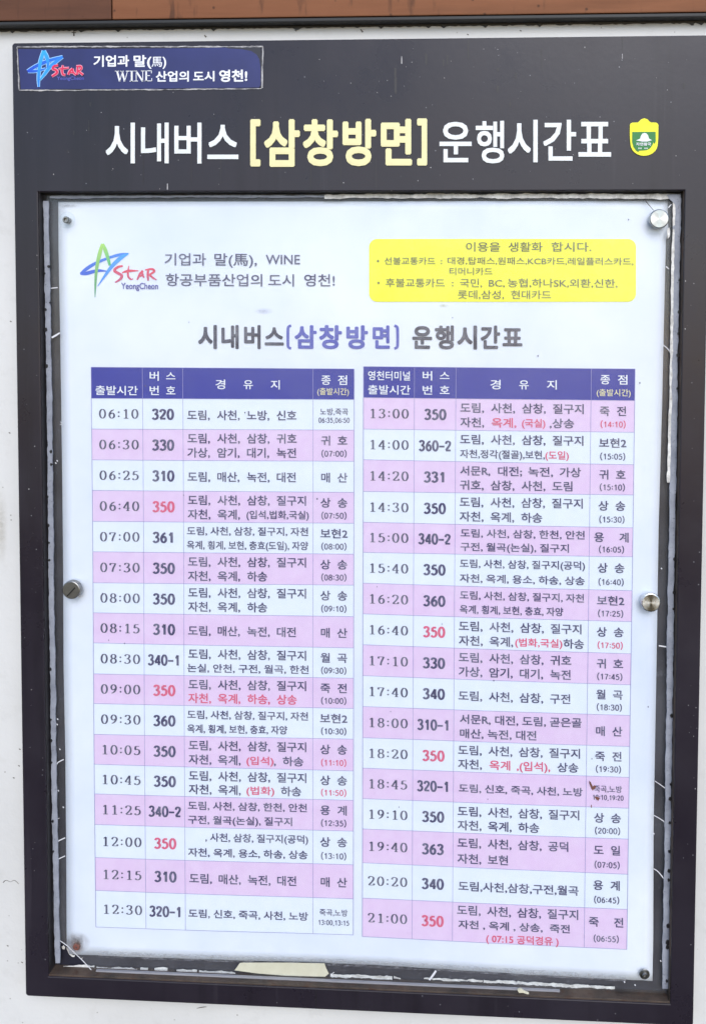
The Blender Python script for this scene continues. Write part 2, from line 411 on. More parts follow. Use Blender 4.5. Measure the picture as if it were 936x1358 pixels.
# fascia over the board: two planks end to end, their underside's shade painted as a black strip, standing proud of the wall
zb = P(468, 33, Y_WALL).z
def solve_y(px, py, z):
    d = fwd + rgt*((px-PPX)/F_PX) - upv*((py-PPY)/F_PX)
    return CAM.y + d.y*(z-CAM.z)/d.z
yb = solve_y(468, 21.5, zb+.0035)
fas = thing('wooden_fascia', ((wx0+wx1)/2, Y_WALL, zb), 'weathered brown wooden fascia of planks running above the notice board', 'fascia')
xj = P(148, 12, yb).x
bevbox('plank', -.9, xj-.0006, yb, Y_WALL, zb+.004, zb+.19, 'wood_dark', fas, .0012)['label'] = 'darker plank end butted against the long plank'
bevbox('plank', xj+.0006, 1.6, yb, Y_WALL, zb+.004, zb+.19, 'wood_light', fas, .0012)
bevbox('underside_shade_strip', -.9, 1.6, yb+.0012, Y_WALL, zb, zb+.0035, 'black', fas, .0008)
# torn black caulk along the foot of the strip
cv = []; cf = []
N = 420
for i in range(N+1):
    x = -.3+1.25*i/N
    d = .0016+.0011*random.random()**2 + (.0022 if random.random() < .04 else 0)
    cv += [(x, Y_WALL-.0012, zb+.0004), (x, Y_WALL-.0006, zb-d)]
    if i: cf.append((2*i-2, 2*i-1, 2*i+1, 2*i))
obj('torn_caulk', cv, cf, 'tar', fas)

# ================================================================== NOTICE BOARD
bb = thing('notice_board', (W0/2, Y_WALL, -H0-OB), 'dark grey framed bus notice board with raised lettering and clear cover', 'notice board')
def rrect(x0, x1, z0, z1, r, k=5):
    out = []
    for cx, cz, a0 in ((x1-r, z1-r, 0), (x0+r, z1-r, 90), (x0+r, z0+r, 180), (x1-r, z0+r, 270)):
        for i in range(k+1):
            t = R(a0+90*i/k); out.append((cx+r*math.cos(t), cz+r*math.sin(t)))
    return out
def ring(name, loops, mat, parent):
    v = []; f = []; n = len(loops[0][1])
    for y, lp in loops: v += [(x, y, z) for x, z in lp]
    for i in range(len(loops)-1):
        for k in range(n):
            j = (k+1) % n; f.append((i*n+k, i*n+j, (i+1)*n+j, (i+1)*n+k))
    return obj(name, v, f, mat, parent)
X0, X1, Z0, Z1 = -OL, W0+OR, -H0-OB, OT
def O(d, r): return rrect(X0+d, X1-d, Z0+d, Z1-d, r)
def I(d, r): return rrect(-d, W0+d, -H0-d, d, r)
ring('face_panel', [(Y_WALL+.001, O(0, .003)), (.0012, O(0, .003)), (.0003, O(.0004, .003)), (0, O(.0013, .003)),
     (0, I(.0010, .0006)), (.0003, I(.0003, .0005)), (.0010, I(0, .0005)), (Y_WALL-.001, I(0, .0005))], 'board', bb)
bk = bevbox('backing_board', .0002, W0-.0002, Y_BACK, Y_WALL-.0002, -H0+.0002, -.0002, 'backing', bb, .0003)
# linings of the opening
t = .0005
bevbox('opening_lining', .0001, t, .0016, Y_BACK-.0002, -H0+t, -.0001, 'reveal', bb, .0002)
bevbox('opening_lining', W0-t, W0-.0001, .0016, Y_BACK-.0002, -H0+t, -.0001, 'ledge', bb, .0002)
bevbox('opening_lining', t, W0-t, .0016, Y_BACK-.0002, -t, -.0001, 'reveal', bb, .0002)
bevbox('bottom_ledge', .0001, W0-.0001, .0008, Y_BACK-.0002, -H0+.0001, -H0+.0018, 'ledge', bb, .0003)['label'] = 'grimy brown ledge along the foot of the opening'
xl, xr_ = P(128, 1292, .008).x, P(742, 1318, .008).x
bevbox('cover_lip', xl, xr_, .0062, Y_COVER-.0001, -H0+.0018, -H0+.0034, 'lip', bb, .0004)
# joint in the bottom bar
xs = P(419, 1325, 0).x
bevbox('seam', xs-.0003, xs+.0003, -.00015, .0006, Z0+.0006, -H0-.0008, 'tar', bb, .0001)

# clear cover with the lower left corner broken away
ex = [(P(77.5, 1245.5, Y_COVER)), (P(122, 1287.5, Y_COVER))]
zc = -H0+.0036; xc0 = t+.0006; xc1 = W0-t-.0006
cp = [(xc0, -t-.0006), (xc0, ex[0].z+.004), (ex[0].x, ex[0].z), (.5*(ex[0].x+ex[1].x)-.0012, .5*(ex[0].z+ex[1].z)+.0006), (ex[1].x, ex[1].z), (ex[1].x+.004, zc), (xc1, zc), (xc1, -t-.0006)]
v, f = prism([Vector((x, Y_COVER, z)) for x, z in cp], [Vector((x, Y_COVER_B, z)) for x, z in cp])
cover = obj('clear_cover', v, f, 'acrylic', bb); cover['label'] = 'scuffed clear acrylic cover with a broken lower corner'
def strip(name, cl, w0, w1, y, mat, parent, jit=.5, step=4.0, th=.0004, fade=None):
    """ragged strip along a photo polyline: cl points, w0/w1 = offsets either side in photo points"""
    pts = []
    for (xa, ya), (xb, yb_) in zip(cl[:-1], cl[1:]):
        L = math.hypot(xb-xa, yb_-ya); k = max(1, int(L/step))
        for i in range(k): pts.append((xa+(xb-xa)*i/k, ya+(yb_-ya)*i/k))
    pts.append(cl[-1])
    A = []; B = []; ja = jb = 0
    for i, (x, yy) in enumerate(pts):
        a_ = pts[max(i-1, 0)]; b_ = pts[min(i+1, len(pts)-1)]
        L = math.hypot(b_[0]-a_[0], b_[1]-a_[1]); nx, ny = -(b_[1]-a_[1])/L, (b_[0]-a_[0])/L
        ja = .6*ja+random.gauss(0, jit)*.5; jb = .6*jb+random.gauss(0, jit)*.5
        A.append((x+nx*(w0+ja), yy+ny*(w0+ja))); B.append((x+nx*(w1+jb), yy+ny*(w1+jb)))
    v = []; f = []
    for i in range(len(A)):
        p, q = P(*A[i], y), P(*B[i], y)
        v += [p, q, Vector((p.x, y+th, p.z)), Vector((q.x, y+th, q.z))]
        if i:
            k = 4*i; f += [(k-4, k, k+1, k-3), (k-2, k-1, k+3, k+2), (k-4, k-2, k+2, k), (k-3, k+1, k+3, k-1)]
    return obj(name, v, f, mat, parent)
YS = Y_COVER_B+.0003; YF = Y_COVER-.0014
strip('sealant_strip', [(60.6,266),(62,330),(65.3,530),(67.8,760),(69.6,880),(72,1060),(75,1200),(76.2,1278)], -3.2, 3.4, YF, 'sealant', bb, .55, th=.0013)
strip('sealant_strip', [(898.6,262),(895,420),(893.3,530),(889.4,760),(887.6,900),(884.5,1120),(881.6,1312)], -4.6, 3.6, YF, 'sealant', bb, .6, th=.0013)
strip('sealant_strip', [(896,262),(893.6,380),(891,530),(888.5,640)], 0.4, 3.9, YF-.0002, 'sealant_white', bb, .6, th=.00015)
strip('sealant_strip', [(430,260.5),(620,260),(760,260),(900,260.5)], -3.0, 2.3, YF, 'sealant_white', bb, .9, th=.0013)
strip('sealant_strip', [(66,261.5),(250,260.5),(430,260.5)], -2, .8, YF, 'sealant', bb, .6, th=.0013)
strip('sealant_strip', [(84,1283),(125,1282.5)], -1.5, 1.8, YS, 'sealant_white', bb, 1.2)
for (xa, ya, xb_, yb_, wd) in ((128,1284.5,182,1287,1.6),(186,1286,196,1286.5,1.7),(205,1286.5,222,1286.8,2.0),(234,1287.6,261,1289.5,1.6),(264,1289,312,1291.5,1.3),
        (438,1294.5,520,1298,1.9),(522,1297,531,1298.5,1.4),(562,1298.5,640,1302,1.1),(641,1302,815,1311,1.7)):
    strip('sealant_remnant', [(xa,ya),((xa+xb_)/2,(ya+yb_)/2+random.uniform(-.6,.6)),(xb_,yb_)], -wd, wd, YS, 'sealant_white', bb, .9, 2.5)
for pts in ([(884,257.5),(892,257),(902.5,257.5),(902.6,272),(901.5,290),(901,302),(896,304.5),(892,303),(891.5,300.5),(896,297),(896.6,284),(895,270.5),(891,266.5),(887.5,263.5)], [(884.6,304),(887.4,301),(888.4,306),(888,313),(885,316.5)]):
    slab_px('sealant_remnant', pts, YF-.0004, YF-.0002, 'sealant_white' if len(pts) < 8 else 'sealant', bb)
# black mastic blobs squeezed out beside the strips
bl = [(902,330+random.uniform(-3,3)) for _ in range(1)]
blob_px = [(901,371,1.3),(900.5,413,1.8),(899.5,442,1.6),(899,471,2.4),(898,515,1.2),(894.5,742,1.8),(893.6,786,1.7),(893,808,1.2),(890.5,950,2.0),(889,1041,1.2),(888.5,1060,1.9),
        (888,1092,1.4),(887.5,1130,1.6),(887,1156,1.9),(886.6,1168,1.6),(886,1229,2.4),(885.5,1251,2.6),(885,1257,2.2),(884,1302,1.5),
        (58.6,362,1.2),(60,410,1.4),(60.5,437,2.0),(61.5,485,1.9),(62.6,659,1.4),(64,697,1.5),(64.6,720,1.3),(65,743,1.4),(66.4,888,1.6),(67,955,1.0),(67.4,983,1.4),(68,1012,1.0),(69.6,1090,1.4),(70,1130,1.2),
        (67.4,599,1.6),(67.6,616,1.3),(64,353,1.5),(65.8,401,.8)]
for x, y, r in blob_px:
    k = 9; pts = [(x+r*(.75+.5*random.random())*math.cos(2*math.pi*i/k), y+1.35*r*(.75+.5*random.random())*math.sin(2*math.pi*i/k)) for i in range(k)]
    slab_px('mastic_blob', pts, YF-.0008, Y_COVER-.0001, 'tar', bb)
# whitened cracks in the cover margin and a hairline from the upper edge
def crack(pts, wd, mat='crack', y=None):
    y = Y_COVER-.0002 if y is None else y
    v, f = brush([(x, yy, w_) for (x, yy), w_ in zip(pts, wd)], 4)
    return obj('crack', [P(a_, b_, y) for a_, b_ in v], f, mat, bb)
crack([(68.5,447.5),(74,444.5),(79.5,441)], [2.2,2.4,1.8]); crack([(66.5,382),(76.5,381)], [1.0,1.3])
crack([(73.8,1017),(77,1011.5),(84.5,1007.5)], [1.0,1.2,1.3]); crack([(74,1119.5),(78,1115.5),(86.5,1111.5)], [1.0,1.3,1.5])
crack([(74,1141.5),(79,1139),(86.5,1135.5)], [1.0,1.2,1.2]); crack([(73.6,1014),(74,1090)], [.8,.8])
crack([(73,1087),(79,1085.5)], [1.0,.7])
crack([(868,1036),(874,1040),(883,1046.5)], [.9,1.0,1.2]); crack([(866.5,1081.5),(876,1087),(881.5,1093.5),(881.5,1118)], [1.0,1.1,1.1,.6])
crack([(866.5,1152.5),(873,1157),(881,1167)], [1.0,1.2,1.3]); crack([(873.5,856.5),(886.5,858.5)], [1.7,1.6])
crack([(879.5,457.5),(885,462),(890,469)], [.9,1.1,2.0]); crack([(883,353),(887,356.5)], [1.6,.8])
crack([(578,1288),(574,1294),(569,1300.5)], [2.6,2.9,2.4])
crack([(849.5,255.5),(851.5,259.5)], [1.1,.9], 'tar'); crack([(853.5,263),(857,267.5),(866.5,278.5)], [1.6,1.2,.7], 'tar')
crack([(886,275),(890,270.5)], [1.6,1.0]); crack([(443,1290),(438,1294)], [.9,1.0])
crack([(80,559),(82.5,562),(79.5,563)], [.8,1.0,.8])
for x, y in ((76,961),(76.5,954),(79.5,994),(77.5,1049),(84,1071),(74,614),(76,611),(877,754),(867,1106),(876,1275),(842,1307),(828,1303)):
    crack([(x-.7,y-.9),(x+.6,y+.9)], [1.2,1.5])
# broken corner: bare black panel, chipped paint, torn paper edge
slab_px('bare_corner', [(77,1247),(96,1263),(120,1287),(117,1284.5),(78,1283.5)], Y_BACK-.0004, Y_BACK+.0002, 'patch', bb)
for pts in ([(82,1256),(84,1254.5),(86.5,1257),(85.5,1260),(82.5,1259)], [(88,1257),(91,1260),(93,1265),(97,1268),(99.5,1267),(98.5,1270),(95.5,1269.5),(91.5,1266),(89,1260.5)], [(107.5,1271.5),(110,1270),(108.5,1273.5)]):
    slab_px('paint_chip', pts, Y_BACK-.0008, Y_BACK-.0004, 'sealant_white', bb)
v, f = brush([(77,1246.5,.9),(88,1254,1.1),(97,1262.5,.9),(110,1275,1.0),(122,1288,1.1)], 3)
obj('crack', [P(x, y, Y_COVER-.0002) for x, y in v], f, 'crack', bb)
tape = slab_px('cream_tape', [(311,1287.5),(318,1278),(322,1277.5),(380,1277.5),(430,1278.5),(433,1286),(436,1292),(431,1296),(380,1295),(340,1291.5)], YS-.0006, YS-.0003, 'tape', bb)
tape['label'] = 'strip of cream masking tape under the lower edge of the cover'
slab_px('resin_drip', [(686,1314),(690,1312.5),(695,1316),(701,1318.5),(702.5,1321.5),(700.5,1321),(698,1318.8),(693,1317.4),(688,1317.5)], .0025, .0045, 'tape', bb)

# fixings: turned caps, socket bolts, a rusty screw
def Pc(x, y): return P(x, y, Y_COVER)
KN = [(.0003,-.003),(.0050,-.003),(.0088,-.0001),(.0092,.0006),(.0094,.0010),(.0094,.0052),(.0091,.0060),(.0084,.0064),(.0002,.0064)]
def cap_at(px, py, label, mat='steel', prof=KN):
    p = P(px, py, Y_COVER-.0064); o = lathe('fixing_cap', (p.x, Y_COVER-.0001, p.z), prof, mat, bb); o['label'] = label; return o
cap_at(874.2, 289.6, 'bright turned steel cap at the upper corner of the cover')
cap_at(863, 799.5, 'dull turned steel cap halfway up the cover edge', 'pale_steel')
KD = [(.0003,-.003),(.0050,-.003),(.0088,-.0001),(.0092,.0006),(.0092,.0042),(.0086,.0054),(.0070,.0062),(.0040,.0067),(.0002,.0068)]
ks = cap_at(94.2, 782.8, 'scratched dull steel cap with a dark slot', 'dull_steel', KN)
p0 = P(94.2, 782.8, Y_COVER-.0064)
sl = bpy.data.meshes.new('slot'); a0, L, hw = R(47), .0072, .00055
ca, sa = math.cos(a0), math.sin(a0)
vv = [];
for z in (.0052, .0071):
    for u_, w_ in ((-L*.95,-hw),(L*.75,-hw),(L*.75,hw),(-L*.95,hw)): vv.append((u_*ca-w_*sa+.0006, u_*sa+w_*ca-.0012, z))
sl.from_pydata(vv, [], [(3,2,1,0),(4,5,6,7),(0,1,5,4),(1,2,6,5),(2,3,7,6),(3,0,4,7)]); sl.materials.append(M['tar'])
slo = bpy.data.objects.new('slot', sl); col.objects.link(slo); slo.parent = ks
def bolt(px, py, r, label, washer):
    p = Pc(px, py)
    b_ = lathe('socket_bolt', (p.x, Y_COVER-.0001, p.z), [(.0003,-.004),(r*.8,-.004),(r*.9,0),(r,.0006),(r,.0026),(r*.86,.0034),(r*.55,.0034),(r*.5,.0012),(.0002,.0010)], 'dull_steel', bb, 24)
    b_['label'] = label
    h_ = lathe('washer', (p.x, Y_COVER-.00005, p.z), [(washer[1],-.0001),(washer[0],-.0001),(washer[0],.0003),(washer[0]-.0003,.0006),(washer[1]+.0002,.0006),(washer[1],.0003)], washer[2], bb, 32)
    return b_
bolt(89, 291.5, .0034, 'small dark socket bolt with its cap missing', (.0086, .0074, 'acrylic'))
bolt(854.5, 1292.5, .0030, 'small socket bolt low on the cover beside the sealant', (.0052, .0036, 'dull_steel'))
p = Pc(99.4, 1259.4)
rs = lathe('rusty_screw', (p.x, Y_BACK, p.z), [(.0003,-.002),(.0030,-.001),(.0042,.0005),(.0040,.0022),(.0030,.0030),(.0014,.0032),(.0012,.0020),(.0002,.0020)], 'rust', bb, 20)
rs['label'] = 'rusty screw in the broken corner'

# raised header letters
HL = [('시',140,179,161.8,216.3),('내',186.8,223.8,161.8,216.3),('버',231,267.3,161.8,216.6),('스',274.7,316.2,164.7,210.7),
      ('[',331.7,345.5,157.2,220.5),('삼',350,397.8,157.2,221),('창',401.4,448.3,157.2,220),('방',454,499,156.7,220),('면',504.7,546.4,156.7,219.2),(']',552.8,566.4,156.2,219.2),
      ('운',582.5,625.5,160.8,215),('행',630.5,668.6,159.4,216.4),('시',672.8,713,158,215),('간',720,763.9,158,212.8),('표',766.7,810.3,160.8,207.5)]
for i, (ch, x0, x1, y0, y1) in enumerate(HL):
    yel = 4 <= i <= 9
    v, f = glyphs(ch, .02); bo = .037 if yel else .018
    ax, bx_ = min(q.x for q in v)-bo, max(q.x for q in v)+bo; ay, by_ = min(q.y for q in v)-bo, max(q.y for q in v)+bo
    vs = []; fs = []
    for k, (dx, dy) in enumerate(spread(bo)):
        n_ = len(vs); yf_ = -.0008-.00003*k
        for q in v:
            px = x0+(q.x+dx-ax)/(bx_-ax)*(x1-x0); py = y1-(q.y+dy-ay)/(by_-ay)*(y1-y0)
            pt = P(px, py, -.0008); pt.y = yf_ if q.z > 0 else .0002; vs.append(pt)
        fs += [tuple(i_+n_ for i_ in q) for q in f]
    o = obj('letter', vs, fs, 'letter_yellow' if yel else 'letter_white', bb)

# city slogan plate, upper corner
def on_face(d):
    return lambda x, y: P(x, y, -d)
pl_pts = [(24,64.4),(120,64.0),(250,63.2),(299,62.2),(303,63.6),(320,64.6),(333,67),(340,71.5),(344,78),(345.4,90),(345.6,112),(343.5,115.4),(200,117.0),(27.5,117.8)]
plate = slab_px('slogan_plate', pl_pts, -.0008, .0003, 'plate_blue', bb); plate['label'] = 'blue city slogan plate with a worn corner'
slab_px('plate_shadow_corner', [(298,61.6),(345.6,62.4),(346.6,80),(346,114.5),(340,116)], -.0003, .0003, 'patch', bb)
for cl, a_, b_ in (([(22.5,61.2),(180,61),(349,61)], -.7, .9), ([(22.6,62),(25.2,118)], -.9, .8), ([(25,118.8),(170,118.3),(347,116.6)], -.5, 1.0), ([(348.4,61),(347.6,116)], -1.0, .8)):
    strip('glue_line', cl, a_, b_, -.0005, 'residue', bb, .45, 3, .0007)
r = Run()
r.text('기업과', 124, 80.2, 15.5, 171.5, bold=.03); r.text('말(', 177, 80.2, 16, 201, bold=.03)
r.text('馬', 201, 81, 14, 215, bold=.01); r.text(')', 215.5, 80.2, 16, 220.5, bold=.02)
r.text('산업의', 206.5, 100.6, 14.5, 250.5, bold=.03); r.text('도시', 256, 100.4, 14, 284.5, bold=.03); r.text('영천!', 290.5, 99.8, 16.5, 328, bold=.035)
r.build('lettering', 'print_white', plate, 0, lambda e: on_face(.0010+e))
# serif capitals W I N E
sw = Run()
def serif_cap(strokes, x0, x1, y0, y1):
    for pts, wd in strokes:
        v, f = brush([(x0+(x1-x0)*a_, y1-(y1-y0)*b_, wd) for a_, b_ in pts], 1)
        sw.raw(v, f)
TK, TN = 2.3, .9
serif_cap([([(.14,1),(.34,0)],TK),([(.34,0),(.52,1)],TN),([(.48,1),(.68,0)],TK),([(.68,0),(.88,1)],TN),([(0,.97),(.28,.97)],TN),([(.36,.97),(.62,.97)],TN),([(.76,.97),(1,.97)],TN)], 152.5, 171.5, 93.2, 107.4)
serif_cap([([(.5,0),(.5,1)],TK),([(.05,.97),(.95,.97)],TN),([(.05,.03),(.95,.03)],TN)], 171.8, 177.6, 93.2, 107.4)
serif_cap([([(.18,0),(.18,1)],TN),([(.14,1),(.84,0)],TK),([(.84,0),(.84,1)],TN),([(0,.97),(.25,.97)],TN),([(0,.03),(.36,.03)],TN),([(.66,.97),(1,.97)],TN)], 178.2, 191.5, 93.0, 107.2)
serif_cap([([(.2,0),(.2,1)],TK),([(0,.97),(.95,.97)],TN),([(0,.03),(1,.03)],TN),([(.2,.52),(.7,.52)],TN),([(.93,1),(.93,.74)],TN),([(.98,0),(.98,.28)],TN)], 192, 201.5, 92.8, 107)
sw.build('lettering', 'print_white', plate, 0, lambda e: on_face(.00105+e))
def logo(strokes, ox, oy, s, place, parent, name, mat='print_tint', grow=0, d0=0.0):
    """brush strokes (points x,y,width + colour a -> colour b) given in a local drawing scale"""
    V = []; Fc = []; C = []
    for k, (pts, ca_, cb_) in enumerate(strokes):
        v, f = brush([(ox+x/s, oy+y/s, (w_+grow)/s) for x, y, w_ in pts], 5)
        n_ = len(V); pl = place(d0+.00002*k)
        V += [pl(x, y) for x, y in v]; Fc += [tuple(i+n_ for i in q) for q in f]
        for i in range(len(v)):
            t_ = (i//2)/(len(v)/2-1); C.append(tuple(ca_[j]*(1-t_)+cb_[j]*t_ for j in range(4)))
    return obj(name, V, Fc, mat, parent, cols=C)
cy, bl1, bl2, wh = rgb(40,170,240), rgb(20,70,200), rgb(30,120,225), rgb(150,200,250)
S1 = [([(140,330,26),(215,285,34),(300,243,36),(400,205,34),(538,166,22)], bl1, bl2), ([(145,332,24),(210,330,28),(270,322,22),(345,300,12)], bl1, bl2),
      ([(538,168,22),(470,215,34),(390,285,34),(330,365,28),(280,430,10)], bl2, cy), ([(322,98,30),(290,210,38),(270,330,32),(264,430,26),(267,508,12)], cy, bl2), ([(326,98,28),(356,170,40),(372,235,32),(362,290,14)], cy, bl2)]
S1w = [(p_, wh, wh) for p_, _, _ in S1]
logo(S1w, 20, 55, 8.51, on_face, plate, 'star_outline', grow=16, d0=.0010); logo(S1, 20, 55, 8.51, on_face, plate, 'star_emblem', d0=.0012)
rd, rw = rgb(222,36,84), rgb(240,165,185)
S2 = [([(486,262,20),(440,272,24),(425,300,22),(465,320,24),(470,350,24),(415,388,18)], rd, rd), ([(540,262,12),(530,320,20),(540,365,20),(570,372,12)], rd, rd), ([(490,305,10),(545,298,16),(610,292,10)], rd, rd),
      ([(650,300,18),(615,335,22),(600,370,16)], rd, rd), ([(650,300,16),(655,340,18),(690,372,14)], rd, rd), ([(612,345,10),(650,345,12)], rd, rd), ([(705,280,18),(700,370,18)], rd, rd), ([(690,275,14),(740,275,18),(745,305,16),(705,330,14)], rd, rd), ([(712,328,16),(768,372,18)], rd, rd)]
logo([(p_, rw, rw) for p_, _, _ in S2], 20, 55, 8.51, on_face, plate, 'red_word_outline', grow=14, d0=.0010)
logo(S2, 20, 55, 8.51, on_face, plate, 'red_word', d0=.0013)
Run().text('YeongCheon', 75.5, 103.4, 6.2, 111.5, bold=.02, mid=.3).build('lettering', 'ink_title_blue', plate, 0, lambda e: on_face(.0011+e))

# yellow and green shield badge
def shield(s):
    cx, cy_ = 854.2, 182.5
    pts = [(835.2,165),(836.2,163),(838.4,162),(845.6,161.8),(847.6,160.2),(850,157.6),(854.2,156.2),(858.4,157.6),(861,160.4),(863,161.8),(869.8,162),(872,163.2),(872.9,165.4),(872.6,184),(872,191)]
    pts += [(854+18.0*math.cos(R(a_)), 190.5+15.6*math.sin(R(a_))) for a_ in range(8, 180, 14)] + [(835.6,188),(835,178)]
    return [(cx+(x-cx)*s, cy_+(y-cy_)*s) for x, y in pts]
badge = slab_px('badge', shield(1), -.0010, .0002, 'ink_yellow', bb); badge['label'] = 'yellow shield badge with a green panel and white emblem'
a = Mat('badge_green', rough=.4); a.color(a.mix(a.noise(80), rgb(0,112,38), rgb(6,126,48))); M['badge_green'] = a.m
gp = [(838.2,174.4),(869.2,174.2),(869.4,186.5),(868.2,190),(866.4,188),(865.2,191.5),(862,196),(857.5,198.4),(847,199.4),(846.6,201.2),(843,198.6),(839.8,194),(838.2,188)]
gpan = slab_px('green_panel', gp, -.0013, -.0008, 'badge_green', badge)
hat = [(843.2,185.6),(848.6,183.4),(849.6,179.6),(851.4,176.8),(854.4,175.6),(857.4,176.6),(859.4,179.6),(860.4,183.2),(864.4,185.4),(857.8,187.2),(851,187.2)]
slab_px('white_emblem', hat, -.0016, -.0012, 'print_white', badge)
rb = Run(); rb.text('자연왕국', 843.2, 190.6, 4.4, 863.2, bold=.03); [rb.poly([(x,195.2),(x+.9,195.2),(x+.9,197),(x,197)][::-1]) for x in (846.4,848,849.6,854.4,856,857.6)]; rb.build('lettering', 'print_white', badge, 0, lambda e: on_face(.0015+e))

# stray specks of paint and dirt on the board
V = []; Fc = []
for i in range(120):
    x, y = random.uniform(30, 930), random.uniform(62, 250)
    if i % 3 == 0: x, y = random.choice([random.uniform(38,50), random.uniform(905,925)]), random.uniform(260, 1310)
    rr = random.choice([.25,.35,.35,.5,.7]); n_ = len(V)
    V += [P(x+rr*math.cos(k*1.047), y+rr*1.2*math.sin(k*1.047), -.0003) for k in range(6)]; Fc.append(tuple(range(n_, n_+6)))
for x, y, h_ in ((532.5,79,5),(825,74,3.2),(222,247,4),(824.5,79,1)):
    n_ = len(V); V += [P(x-.5,y-h_,-.0003),P(x+.5,y-h_,-.0003),P(x+.7,y+h_,-.0003),P(x-.7,y+h_,-.0003)]; Fc.append((n_,n_+1,n_+2,n_+3))
sp = obj('paint_specks', V, Fc, 'residue', bb); sp['kind'] = 'stuff'
V = []; Fc = []
for x, y, wd, h_ in ((524.5,113,1.8,12),(524,97,1.4,8),(588,83,1.2,5),(593,79,.9,7),(621,66,.9,14),(718,78,.6,16),(660,92,1.4,3),(684,100,1.6,4),(660,118,1.6,5),(676,138,1.5,3),(907,113,1.5,4),(825,58,.5,10),(565,78,1.5,8),(118,168,.5,10),(98,176,1,3),(120,138,1.2,3),(118,171,1.1,3),(90,200,1,2),(412,226,.5,25),(452,230,.4,22),(499,232,.5,24),(190,225,.5,22),(254,226,.5,20),(293,228,.5,18),(178,205,.5,18)):
    n_ = len(V); V += [P(x-wd,y-h_,-.0002),P(x+wd,y-h_*.9,-.0002),P(x+wd*.8,y+h_*.7,-.0002),P(x,y+h_,-.0002),P(x-wd*.9,y+h_*.6,-.0002)]; Fc.append((n_,n_+1,n_+2,n_+3,n_+4))
sp = obj('dark_drips', V, Fc, 'reveal', bb); sp['kind'] = 'stuff'

# ================================================================== POSTER
L_edge = [(77,267),(77.5,330),(79.5,430),(81,530),(83.5,760),(84.3,880),(87,1000),(88,1130),(88.3,1248)]
R_edge = [(885.2,266.4),(885.6,292),(886.5,304),(885.5,312),(883,317),(881,400),(878,530),(873,700),(870,900),(866.5,1100),(866,1240),(865,1294)]
def edge_x(E_, y):
    for (xa, ya), (xb_, yb_) in zip(E_[:-1], E_[1:]):
        if y <= yb_: return xa+(xb_-xa)*max(0, (y-ya))/(yb_-ya)
    return E_[-1][0]
pp = P(474, 1285, Y_PAPER)
poster = thing('timetable_poster', (pp.x, Y_PAPER, pp.z), 'white printed bus timetable poster with pink striped tables behind clear cover', 'poster')
NX, NY = 60, 80; V = []; Fc = []
for j in range(NY+1):
    for i in range(NX+1):
        u = i/NX; yt = 267-.6*u
        ybm = 1266+.0455*(88+u*778-88)-3.2*math.sin(u*math.pi)**2+random.uniform(-.4,.4)
        y = yt+(ybm-yt)*j/NY
        xa, xb_ = edge_x(L_edge, y), edge_x(R_edge, y)
        if j == NY and i == 0: xa += 4
        x = xa+(xb_-xa)*u
        V.append(paper_pt(x, y, 0))
for j in range(NY):
    for i in range(NX):
        k = j*(NX+1)+i; Fc.append((k, k+NX+1, k+NX+2, k+1))
sheet = obj('sheet', V, Fc, 'paper', poster, True)
md = sheet.modifiers.new('thickness', 'SOLIDIFY'); md.thickness = .0002; md.offset = -1
# grey dust caught along the foot of the sheet
V = []; Fc = []
for i in range(61):
    x = 130+700*i/60; yb_ = 1266+.0455*(x-88)-3.2*math.sin((x-88)/778*math.pi)**2
    V += [P(x, yb_-6, YS), P(x, yb_+2.5, YS)]
    if i: Fc.append((2*i-2, 2*i-1, 2*i+1, 2*i))
du = obj('dust_line', V, Fc, 'dust', bb); du['kind'] = 'stuff'

# printed logo, slogan, yellow note, title
on_paper = lambda d: (lambda x, y: paper_pt(x, y, .0004+d))
g1, g2, g3 = rgb(176,222,96), rgb(70,185,120), rgb(60,150,110)
b1, b2, b3 = rgb(44,92,208), rgb(70,140,235), rgb(70,165,240)
logo([([(52,412,20),(110,365,36),(180,318,34),(265,277,28),(380,235,28),(470,212,30),(552,200,10)], b1, b2), ([(52,414,16),(110,408,36),(180,390,36),(250,378,28),(325,384,10)], b1, b1),
      ([(552,202,10),(480,240,40),(410,300,40),(350,370,34),(290,455,22),(232,540,6)], b3, b2), ([(278,100,22),(255,190,40),(232,290,36),(216,400,30),(208,520,22),(204,655,6)], g1, g3), ([(284,100,24),(310,165,40),(335,240,36),(358,325,26)], g1, g2)],
     100, 310, 7.8, on_paper, poster, 'star_emblem')
pr, pr2 = rgb(226,66,96), rgb(200,80,120)
logo([([(492,330,18),(440,342,26),(404,378,28),(448,408,30),(480,430,30),(466,466,26),(412,502,14)], pr, pr2), ([(554,328,8),(545,390,18),(548,440,22),(575,468,18),(600,462,8)], pr, pr2), ([(483,400,10),(550,382,28),(655,380,8)], pr, pr),
      ([(700,378,20),(668,415,24),(640,475,14)], pr, pr2), ([(692,385,18),(700,430,22),(715,452,12)], pr, pr2), ([(655,442,10),(690,430,14)], pr, pr), ([(755,365,22),(750,430,24),(755,482,18)], pr, pr2), ([(722,372,12),(790,362,22),(818,385,24),(770,420,18)], pr, pr), ([(765,418,18),(800,450,22),(842,475,12)], pr, pr2)],
     100, 310, 7.8, on_paper, poster, 'red_word')
Run().text('YeongCheon', 161, 379.4, 11.0, 210, bold=.025, mid=.3).build('lettering', 'ink_purple', poster, .0006)
r = Run()
r.text('기업과', 218.6, 343.6, 16.5, 273.6); r.text('말(馬),', 284.5, 343.8, 16.5, 341); r.text('WINE', 352.6, 343.8, 16.5, 398, mid=.345)
r.text('항공부품산업의', 220, 371, 16.5, 348); r.text('도시', 356, 371.3, 16.5, 390); r.text('영천!', 403.4, 371.3, 16.5, 444)
r.build('slogan_text', 'ink_dark', poster, .0006)
